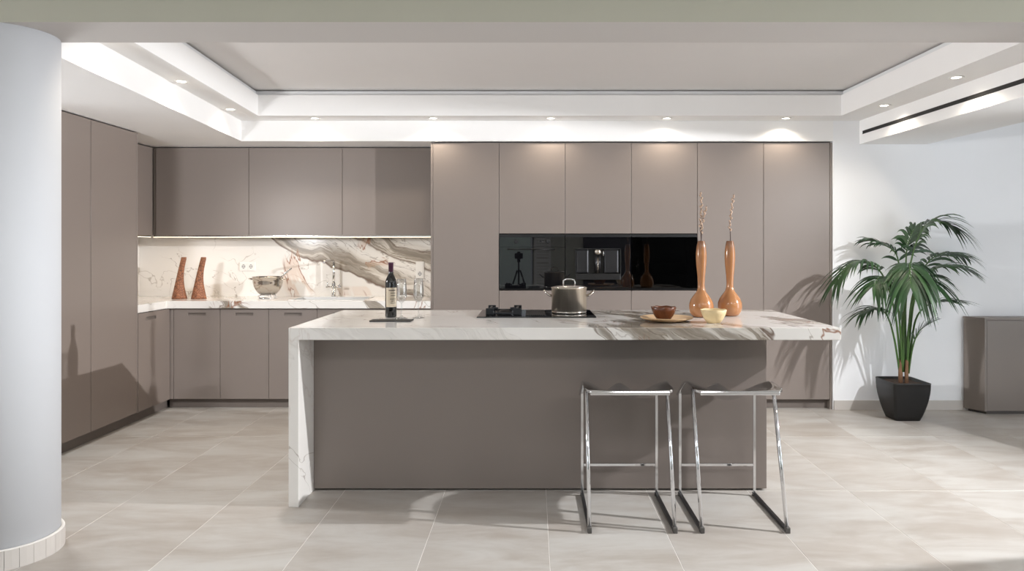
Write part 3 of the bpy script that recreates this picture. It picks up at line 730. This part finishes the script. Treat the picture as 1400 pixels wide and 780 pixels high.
# slate, wine, glasses
solo('slate_board', MB().box(-.985, -.735, 4.215, 4.325, IZ, IZ + .007), 'slate', 'thin black slate board lying before the wine bottle', 'board', (-.86, 4.27, IZ), .001)
bt = thing('wine_bottle', 'dark wine bottle with cream label and purple foil on the island', 'bottle', (-.912, 4.50, IZ))
BR = .0365
part('bottle_glass', MB().lathe([(.028, .0), (BR - .002, .003), (BR, .01), (BR, .225), (BR - .003, .24), (.024, .262), (.0165, .278), (.0145, .30), (.0145, .352)], n=40), 'bottle', bt, world=False)
part('foil', MB().lathe([(.0152, .288), (.0155, .34), (.0168, .342), (.0168, .352), (.0152, .3535), (.002, .354)], n=28), 'gold', bt, world=False)
def arc_label(z0, z1, a0, a1, r):
    return MB().grid(lambda u, v: (r * math.sin(a0 + (a1 - a0) * u), -r * math.cos(a0 + (a1 - a0) * u), z0 + (z1 - z0) * v), 15, 2)
lb = part('label', arc_label(.068, .192, R(-42), R(80), BR + .0006), 'paper', bt, world=False)
for i, (za, aa, ab) in enumerate(((.172, -10, 60), (.156, 8, 60), (.140, 10, 58), (.118, 2, 64), (.105, 14, 56), (.092, 8, 60))):
    part('print_line', arc_label(za, za + (.006 if i == 0 else .0035), R(aa), R(ab), BR + .0012), 'print', lb, world=False)
def wine_glass(x, y, label):
    t = thing('wine_glass', label, 'glass', (x, y, IZ), 'wine glasses')
    prof_o = [(.037, 0), (.037, .002), (.03, .004), (.012, .009), (.005, .016), (.004, .03), (.004, .085), (.006, .098), (.018, .108), (.028, .122), (.0325, .145), (.0325, .17), (.030, .21), (.0275, .25)]
    prof_i = [(.0265, .25), (.029, .21), (.0315, .17), (.0315, .145), (.027, .123), (.017, .111), (.002, .103)]
    part('glass_body', MB().lathe(prof_o + prof_i, n=36), 'glass', t, world=False)
wine_glass(-.83, 4.43, 'empty stemmed wine glass touching the bottle on the island')
wine_glass(-.728, 4.46, 'empty stemmed wine glass standing on its own to the side of the bottle')

# plate and bowls
pl = solo('serving_plate', MB().lathe([(.06, 0), (.07, .0), (.10, .004), (.152, .020), (.160, .026), (.156, .029), (.148, .026), (.10, .010), (.01, .008)], n=56), 'plate', 'shallow sand-coloured plate under the brown bowl', 'plate', (.815, 4.245, IZ), world=False)
def bowl(name, loc, prof, mat, label):
    m = MB().lathe(prof, n=48)
    for v in m.bm.verts:
        a = math.atan2(v.co.y, v.co.x); k = 1 + .006 * math.sin(5 * a + v.co.z * 60) + .004 * math.sin(11 * a)
        v.co.x *= k; v.co.y *= k; v.co.z += .0015 * math.sin(7 * a) * (v.co.z / .07)
    return solo(name, m, mat, label, 'bowl', loc, world=False)
BP = [(.034, 0), (.04, .002), (.058, .028), (.070, .055), (.076, .079), (.074, .081), (.071, .078), (.065, .055), (.052, .028), (.035, .01), (.005, .008)]
bowl('stoneware_bowl', (.795, 4.235, IZ + .0095), BP, 'bowl_brown', 'small dark brown glazed bowl standing on the plate')
bowl('stoneware_bowl', (1.077, 4.155, IZ), BP, 'bowl_cream', 'small rough cream bowl in front of the tan vases')

# vases with willow twigs
VP = [(.040, 0), (.058, .006), (.073, .03), (.079, .058), (.077, .085), (.066, .115), (.047, .142), (.031, .163), (.0225, .19), (.0215, .215), (.025, .27), (.031, .33), (.0345, .38), (.0335, .42), (.029, .46), (.0235, .488), (.0235, .492), (.020, .492), (.020, .48), (.024, .45), (.024, .44)]
def vase(x, y, rz, label):
    o = solo('bottle_vase', MB().lathe(VP, n=48, cap=True), 'vase', label, 'vase', (x, y, IZ), world=False, group='tan bottle vases'); o.rotation_euler.z = rz
    return o
V1, V2 = (1.092, 4.52), (1.300, 4.60)
vase(V1[0], V1[1], 0, 'tall glossy tan bottle vase beside the plate, holding two willow twigs')
vase(V2[0], V2[1], 1.3, 'tall glossy tan bottle vase behind the cream bowl, holding one willow twig')
def twig(base, pts, nb, label, seed):
    rnd = random.Random(seed)
    t = thing('willow_twig', label, 'twig', base)
    P = [Vector(p) for p in pts]
    part('stem', MB().tube(P, [.0032 - .0018 * i / (len(P) - 1) for i in range(len(P))], 7), 'twig', t, world=False)
    L = [(P[i + 1] - P[i]).length for i in range(len(P) - 1)]; tot = sum(L)
    for b in range(nb):
        d = tot * (0.34 + 0.66 * (b + .5 * rnd.random()) / nb); i = 0
        while i < len(L) - 1 and d > L[i]: d -= L[i]; i += 1
        tg = (P[i + 1] - P[i]).normalized(); p = P[i] + tg * min(d, L[i])
        a = b * 2.4 + rnd.random() * .5
        sd = Vector((math.cos(a), math.sin(a), 0)); ax = (tg * .8 + sd * .5).normalized()
        rot = Vector((0, 0, 1)).rotation_difference(ax).to_matrix()
        part('catkin', MB().ball(p + sd * .005, .0062, .0062, .0105, 8, 6, rot), 'bud', t, world=False)
zt = IZ + .44
twig((V1[0], V1[1], zt), [(.004, 0, 0), (0, 0, .06), (-.006, .0, .14), (-.003, .0, .22), (.002, .0, .30), (-.004, 0, .372)], 16, 'tall straight willow twig with catkins in the vase beside the plate', 1)
twig((V1[0], V1[1], zt), [(-.006, .006, 0), (.002, .004, .07), (.004, 0, .15), (.018, -.004, .22), (.034, -.008, .28)], 12, 'shorter willow twig bending outward in the vase beside the plate', 2)
twig((V2[0], V2[1], zt), [(-.003, 0, 0), (.004, 0, .07), (0, .0, .15), (.008, .0, .23), (.016, .0, .30), (.026, 0, .362)], 17, 'single willow twig with catkins in the vase behind the cream bowl', 3)

# ------------------------------------------------------------------ worktop objects at the back
def horn(x, y, rz, label):
    n, ns = 28, 22
    def fn(u, v):
        l = -.070 + .093 * v ** 1.05
        r = .070 - .028 * math.sin(math.pi * min(1, v * 1.05)) ** 1.0 - .002 * v
        c, rad = (l + r) / 2, (r - l) / 2
        a = 2 * math.pi * u
        k = 1 + .04 * math.sin(3 * a + 4 * v)
        return (c + rad * k * math.cos(a), rad * .8 * k * math.sin(a), .39 * v)
    m = MB().grid(fn, n + 1, ns)
    bmesh.ops.remove_doubles(m.bm, verts=m.bm.verts, dist=1e-5)
    bmesh.ops.holes_fill(m.bm, edges=[e for e in m.bm.edges if e.is_boundary], sides=0)
    o = solo('wooden_horn', m, 'horn', label, 'ornament', (x, y, CT), world=False, group='wooden horns')
    o.rotation_euler.z = rz; return o
horn(-3.318, 6.56, 0.0, 'curved dark bark horn ornament nearer the glossy tall cabinet')
horn(-3.135, 6.56, 0.12, 'curved reddish bark horn ornament nearer the mixing bowl')
mx, my = -2.50, 6.60
st = thing('bowl_stand', 'low round wire stand under the steel mixing bowl', 'stand', (mx, my, CT))
ring = [(.068 * math.cos(2 * math.pi * i / 28), .068 * math.sin(2 * math.pi * i / 28), .034) for i in range(28)]
part('ring', MB().tube(ring, .003, 8, True), 'chrome', st, world=False)
for i in range(3):
    a0, a1 = R(-90 + 120 * i - 38), R(-90 + 120 * i + 38)
    q = lambda a, r, z: (r * math.cos(a), r * math.sin(a), z)
    part('foot_wire', MB().tube([q(a0, .068, .034), q(a0, .083, .026), q(a0, .083, .008), q(a0 + .1, .080, .003), q(a1 - .1, .080, .003), q(a1, .083, .008), q(a1, .083, .026), q(a1, .068, .034)], .0028, 8), 'chrome', st, world=False)
mb = thing('mixing_bowl', 'polished steel mixing bowl with two side handles on a wire stand', 'bowl', (mx, my, CT + .0375))
part('bowl_shell', MB().lathe([(.062, 0), (.075, .004), (.103, .035), (.125, .075), (.135, .115), (.138, .162), (.144, .165), (.143, .169), (.136, .168), (.132, .115), (.121, .075), (.099, .037), (.07, .008), (.002, .006)], n=64), 'steel', mb, world=False)
for s in (-1, 1):
    part('side_handle', MB().tube([(s * .135, -.04, .142), (s * .158, -.034, .146), (s * .174, -.016, .150), (s * .176, 0, .151), (s * .174, .016, .150), (s * .158, .034, .146), (s * .135, .04, .142)], .005, 8), 'steel', mb, world=False)
sp = thing('steel_whisk', 'steel utensil with a loop handle leaning out of the mixing bowl', 'utensil', (mx, my, CT + .0375))
part('handle', MB().tube([(.05, -.01, .075), (.140, -.01, .178), (.215, -.01, .243), (.223, -.004, .246), (.218, .008, .240), (.140, .008, .172), (.055, .008, .075)], .0045, 8), 'chrome', sp, world=False)
part('head', MB().ball((.035, 0, .062), .04, .028, .012, 14, 8, Matrix.Rotation(R(-38), 3, 'Y')), 'steel', sp, world=False)

# ------------------------------------------------------------------ bar stools
def make_stool(label):
    t = thing('bar_stool', label, 'stool', (0, 0, 0), 'chrome bar stools')
    hw, yf, yr, zt_ = .217, 0.0, .533, .600           # half width, front foot y, rear leg y
    yft, zft = .205, .672
    # seat: a bent polished sheet, straight front edge, arched ends, dipped middle
    def zf(u, v):
        a = abs(u); s = a * a * (3 - 2 * a)
        e = .702 + .012 * math.sin(math.pi * min(1, v / .8)) - .108 * max(0, (v - .45) / .55) ** 1.6
        mmid = .702 - .094 * math.sin(math.pi * min(v, .62) / 1.24) ** 1.3
        if v > .62: mmid += .048 * ((v - .62) / .38) ** 1.3 * math.exp(-(u / .28) ** 2)
        return e * s + mmid * (1 - s)
    y0s, y1s = .083, yr + .012
    def fn(off_):
        def g(i, j):
            u, v = 2 * i - 1, j
            cr = 1 - .10 * max(0, 1 - v / .12) ** 2
            return (u * (hw + .018) * cr, y0s + (y1s - y0s) * v, zf(u, v) + off_)
        return g
    m = MB(); NU, NV = 41, 25
    m.grid(fn(0), NU, NV); m.grid(fn(-.010), NU, NV)
    m.bm.verts.ensure_lookup_table()
    idx = lambda s_, i, j: m.bm.verts[s_ * NU * NV + i * NV + j]
    rim = [(i, 0) for i in range(NU)] + [(NU - 1, j) for j in range(1, NV)] + [(i, NV - 1) for i in range(NU - 2, -1, -1)] + [(0, j) for j in range(NV - 2, 0, -1)]
    for q in range(len(rim)):
        a, b = rim[q], rim[(q + 1) % len(rim)]
        m.bm.faces.new((idx(0, *a), idx(0, *b), idx(1, *b), idx(1, *a)))
    st_ = part('seat', m, 'chrome', t, world=False)
    part('front_lip', MB().box(-hw * .955, hw * .955, y0s - .006, y0s + .004, .680, .7005), 'chrome', st_, .004, world=False)
    for s in (-1, 1):
        x = s * hw
        part('rear_leg', MB().tube([(x, yr, .018), (x, yr, .606)], .0105, 4, square=True), 'chrome', t, .001, world=False)
        part('front_leg', MB().tube([(x, yf + .006, .020), (x, yft + .004, .690)], .0105, 12), 'chrome', t, world=False)
        part('floor_runner', MB().box(x - .009, x + .009, yf + .02, yr + .012, .003, .020), 'grey_metal', t, .002, world=False)
        part('foot_cap', MB().box(x - .011, x + .011, yf - .014, yf + .020, 0, .030), 'rubber', t, .003, world=False)
        part('rear_pad', MB().box(x - .010, x + .010, yr - .012, yr + .014, 0, .0031), 'rubber', t, world=False)
    part('footrest', MB().box(-hw + .008, hw - .008, yr - .007, yr + .007, .174, .189), 'chrome', t, .002, world=False)
    return t
s1 = make_stool('chrome bar stool on sled legs standing under the middle of the island edge')
s1.location = (.507, 3.547, 0)
s2 = copy_tree(s1); s2.location = (1.078, 3.547, 0)
s2['label'] = 'chrome bar stool on sled legs standing at the palm end of the island'

# ------------------------------------------------------------------ potted palm
PX, PY = 3.150, 5.945
palm = thing('potted_palm', 'green kentia palm in a black tapered square pot by the white wall', 'potted plant', (PX, PY, 0))
def sq_ring(hx, hy, z, rad, n=5):
    out = []
    for cx_, cy_, a0 in ((1, 1, 0), (-1, 1, 90), (-1, -1, 180), (1, -1, 270)):
        for i in range(n + 1):
            a = R(a0 + 90 * i / n); out.append((cx_ * (hx - rad) + rad * math.cos(a), cy_ * (hy - rad) + rad * math.sin(a), z))
    return out
def loft(rings):
    m = MB(); V = [[m.bm.verts.new(p) for p in r] for r in rings]; n = len(V[0])
    for a, b in zip(V, V[1:]):
        for i in range(n):
            f = m.bm.faces.new((a[i], a[(i + 1) % n], b[(i + 1) % n], b[i])); f.smooth = True
    m.bm.faces.new(V[0][::-1]); m.bm.faces.new(V[-1]); return m
rr = []
for i in range(9):
    q = i / 8; k = math.sin(q * math.pi / 2) ** .9
    rr.append(sq_ring(.106 + .050 * k, .100 + .074 * k, .0 + .318 * q, .03))
rr += [sq_ring(.158, .176, .322, .03), sq_ring(.153, .171, .326, .028), sq_ring(.146, .164, .322, .024), sq_ring(.14, .158, .29, .02)]
part('pot', loft(rr), 'black_plastic', palm, world=False)
m = MB().grid(lambda u, v: ((u - .5) * .27, (v - .5) * .305, .301 + .008 * random.random()), 14, 14)
part('soil', m, 'soil', palm, world=False)
for dx, dy, h, r in ((-.022, -.01, .60, .017), (.024, -.02, .55, .015), (.004, .03, .50, .014)):
    tr = part('trunk', MB().tube([(dx, dy, .29), (dx - .002, dy, .38), (dx, dy, .46), (dx + .002, dy, .50)], [r * 1.1, r, r * .95, r * .85], 12), 'trunk', palm, world=False)
def bez(P, t):
    P = [Vector(p) for p in P]
    while len(P) > 1: P = [P[i].lerp(P[i + 1], t) for i in range(len(P) - 1)]
    return P[0]
def catm(P, t):
    n = len(P) - 1; f = min(t * n, n - 1e-6); i = int(f); q = f - i
    p0, p1, p2, p3 = P[max(i - 1, 0)], P[i], P[i + 1], P[min(i + 2, n)]
    return .5 * ((2 * p1) + (p2 - p0) * q + (2 * p0 - 5 * p1 + 4 * p2 - p3) * q * q + (3 * p1 - p0 - 3 * p2 + p3) * q ** 3)
def frond(pts, start, nl, Lmax, droop, seed, wd=.024, spread=.8):
    """pts: (px, py, dy) in photograph scale at the palm's distance"""
    rnd = random.Random(seed)
    P = []
    for (u, v_, dy) in pts:
        s = F_PX / (PY + dy)
        P.append(Vector(((u - 728) / s - PX, dy, CAM_H - (v_ - 340) / s)))
    N = 26; C = [catm(P, i / N) for i in range(N + 1)]
    fr = part('frond', MB().tube(C, [.0085 * (1 - .8 * i / N) + .001 for i in range(N + 1)], 7), 'stem', palm, world=False)
    for k in range(nl):
        side = 1 if k % 2 else -1
        t = start + (1 - start) * (k // 2 + .5) / (nl / 2)
        p = catm(P, t); tg = (catm(P, min(1, t + .02)) - catm(P, max(0, t - .02))).normalized()
        up = Vector((0, 0, 1)); sv = tg.cross(up)
        if sv.length < .25: sv = tg.cross(Vector((0.3, -1, 0)))
        sv.normalize(); nv = sv.cross(tg).normalized()
        q = (t - start) / (1 - start)
        L = Lmax * (.62 + .55 * math.sin(math.pi * (q * .75 + .12)) - .35 * q * q) * rnd.uniform(.88, 1.08)
        d = (tg * (.55 + .5 * q) + sv * side * spread * (1 - .35 * q) + nv * .12 + Vector((rnd.uniform(-.08, .08), rnd.uniform(-.08, .08), rnd.uniform(-.06, .06)))).normalized()
        ns = 6; W = wd * rnd.uniform(.85, 1.1)
        mbb = MB(); rows = []
        dr = droop * rnd.uniform(.75, 1.25)
        for i in range(ns + 1):
            a = i / ns
            c = p + d * L * a * (1 - .18 * dr * a) + Vector((0, 0, -1)) * dr * L * a ** 2.1
            # keep the blades in front of the wall
            c.y = min(c.y, YW - PY - .03)
            tq = d + Vector((0, 0, -1)) * dr * 2.1 * max(a, .02) ** 1.1; tq.normalize()
            wv = tq.cross(nv);
            wv = wv.normalized() if wv.length > .05 else tg
            ww = W * .5 * (math.sin(math.pi * (a ** .6)) * .96 + .04 if a < .999 else .03)
            ho = nv * (-.20 * ww)
            rows.append([mbb.bm.verts.new(c + wv * ww + ho), mbb.bm.verts.new(c), mbb.bm.verts.new(c - wv * ww + ho)])
        for a, b in zip(rows, rows[1:]):
            for j in range(2):
                f = mbb.bm.faces.new((a[j], a[j + 1], b[j + 1], b[j])); f.smooth = True
        part('leaflet', mbb, 'leaf', fr, world=False)
frond([(1236, 508, 0), (1238, 420, -.02), (1246, 355, -.04), (1262, 312, -.06), (1281, 302, -.08), (1303, 310, -.10)], .42, 40, .36, .55, 11, .030)
frond([(1234, 508, -.02), (1236, 430, -.06), (1240, 378, -.14), (1243, 360, -.26), (1244, 366, -.40), (1245, 388, -.50)], .48, 36, .36, .80, 12, .036)
frond([(1232, 508, 0), (1224, 430, -.02), (1208, 378, -.04), (1186, 358, -.06), (1163, 360, -.08), (1143, 384, -.10)], .44, 38, .31, .62, 13, .030)
frond([(1233, 505, .03), (1233, 410, .06), (1227, 352, .08), (1212, 336, .10), (1192, 327, .12)], .45, 28, .31, .45, 14, .030)
frond([(1240, 508, 0), (1249, 415, -.04), (1266, 376, -.10), (1290, 364, -.16), (1316, 366, -.22)], .44, 34, .33, .42, 15, .030)
frond([(1242, 508, 0), (1251, 440, -.02), (1268, 417, -.05), (1288, 410, -.08), (1306, 410, -.10)], .50, 20, .27, .30, 16, .030)
frond([(1230, 508, 0), (1222, 460, -.05), (1212, 430, -.09), (1196, 420, -.12), (1178, 427, -.15)], .52, 26, .25, .55, 17, .025)
frond([(1242, 510, 0), (1247, 478, -.03), (1255, 455, -.06), (1268, 443, -.09)], .48, 18, .25, .20, 18, .024)
frond([(1238, 505, .02), (1238, 410, .04), (1239, 350, .06), (1243, 328, .07), (1250, 312, .08)], .50, 28, .30, .55, 19, .030)
frond([(1236, 505, .04), (1248, 410, .10), (1266, 362, .14), (1290, 346, .16), (1316, 348, .17)], .46, 28, .31, .5, 20, .030)
frond([(1234, 508, -.01), (1228, 420, -.10), (1216, 385, -.18), (1204, 378, -.26), (1194, 390, -.33)], .50, 26, .30, .65, 21, .030)
frond([(1240, 508, -.01), (1245, 420, -.10), (1255, 385, -.20), (1266, 378, -.30), (1278, 390, -.38)], .50, 26, .31, .65, 22, .030)

# ------------------------------------------------------------------ sideboard by the right wall
sb = thing('sideboard', 'low taupe sideboard with a slanted end against the white wall', 'sideboard', (4.6, 6.17, 0))
HS = .84
pf = [(3.938, 6.08), (5.2, 6.08), (5.2, 6.255), (3.850, 6.255)]
part('body', MB().prism([(3.940, 6.105), (5.198, 6.105), (5.198, 6.235), (3.872, 6.235)], .025, HS - .0205), 'taupe_dark', sb)
part('side_panel', MB().prism([(3.9385, 6.082), (3.956, 6.082), (3.956, 6.104), (3.868, 6.240), (3.8505, 6.240)], .025, HS - .0205), 'taupe_dark', sb)
part('top_panel', MB().prism([(3.936, 6.078), (5.2, 6.078), (5.2, 6.245), (3.846, 6.245)], HS - .02, HS), 'taupe_dark', sb, .001)
part('door', MB().box(3.958, 4.575, 6.082, 6.104, .03, HS - .023), 'taupe_dark', sb, .001)
part('door', MB().box(4.579, 5.198, 6.082, 6.104, .03, HS - .023), 'taupe_dark', sb, .001)
part('plinth', MB().prism([(3.965, 6.10), (5.19, 6.10), (5.19, 6.235), (3.89, 6.235)], 0, .0248), 'carcass', sb)

# ------------------------------------------------------------------ behind the camera (seen mirrored in the oven glass)
tp = thing('tripod', 'black camera tripod standing opposite the oven', 'tripod', (-.25, -.14, 0))
part('centre_column', MB().cyl((0, 0, .75), (0, 0, 1.22), .016, 12), 'black_metal', tp, world=False)
part('head', MB().cyl((0, 0, 1.20), (0, 0, 1.25), .03, 14).box(-.03, .03, -.03, .03, 1.25, 1.262), 'black_metal', tp, world=False)
for i in range(3):
    a = R(90 + 120 * i)
    part('leg', MB().tube([(.03 * math.cos(a), .03 * math.sin(a), 1.05), (.42 * math.cos(a), .42 * math.sin(a), .012)], [.016, .011], 10), 'black_metal', tp, world=False)
    part('foot', MB().ball((.42 * math.cos(a), .42 * math.sin(a), .0125), .014, .014, .0125), 'rubber', tp, world=False)
pc = thing('photo_camera', 'black photo camera mounted on the tripod', 'camera', (-.25, -.14, 1.262))
part('camera_body', MB().box(-.075, .075, -.035, .035, 0, .10).box(-.03, .03, -.03, .03, .10, .13), 'black_plastic', pc, .006, world=False)
part('camera_lens', MB().tube([(0, .034, .05), (0, .11, .05)], .034, 24), 'black_plastic', pc, world=False)
def shutter(x0, x1, y, label):
    t = thing('louvre_shutter', label, 'shutter', ((x0 + x1) / 2, y, .02), 'white louvre shutters')
    part('frame', MB().box(x0, x0 + .05, y, y + .04, .02, 2.38).box(x1 - .05, x1, y, y + .04, .02, 2.38).box(x0 + .05, x1 - .05, y, y + .04, .02, .12).box(x0 + .05, x1 - .05, y, y + .04, 2.28, 2.38).box(x0 + .05, x1 - .05, y, y + .04, 1.15, 1.23), 'white_plastic', t)
    z = .14
    while z < 2.26:
        if not 1.11 < z < 1.24:
            m = MB().box(x0 + .05, x1 - .05, y + .004, y + .012, z, z + .05)
            part('slat', m, 'white_plastic', t)
        z += .062
shutter(.04, .40, YF + .01, 'white louvre shutter leaf folded against the olive wall')
shutter(-3.90, -3.62, YF + .01, 'white louvre shutter leaf by the side wall')
solo('garden_hedge', MB().ball((-1.5, -8.5, .9), 6, 1.2, 1.5, 24, 14), 'hedge', 'dark green hedge outside the glazed front', 'hedge', (-1.5, -8.5, -.06))
struct('ground', MB().box(-14, 14, -16, YF - .15, -.12, -.06), 'ground', 'grey paving outside the glazed front')
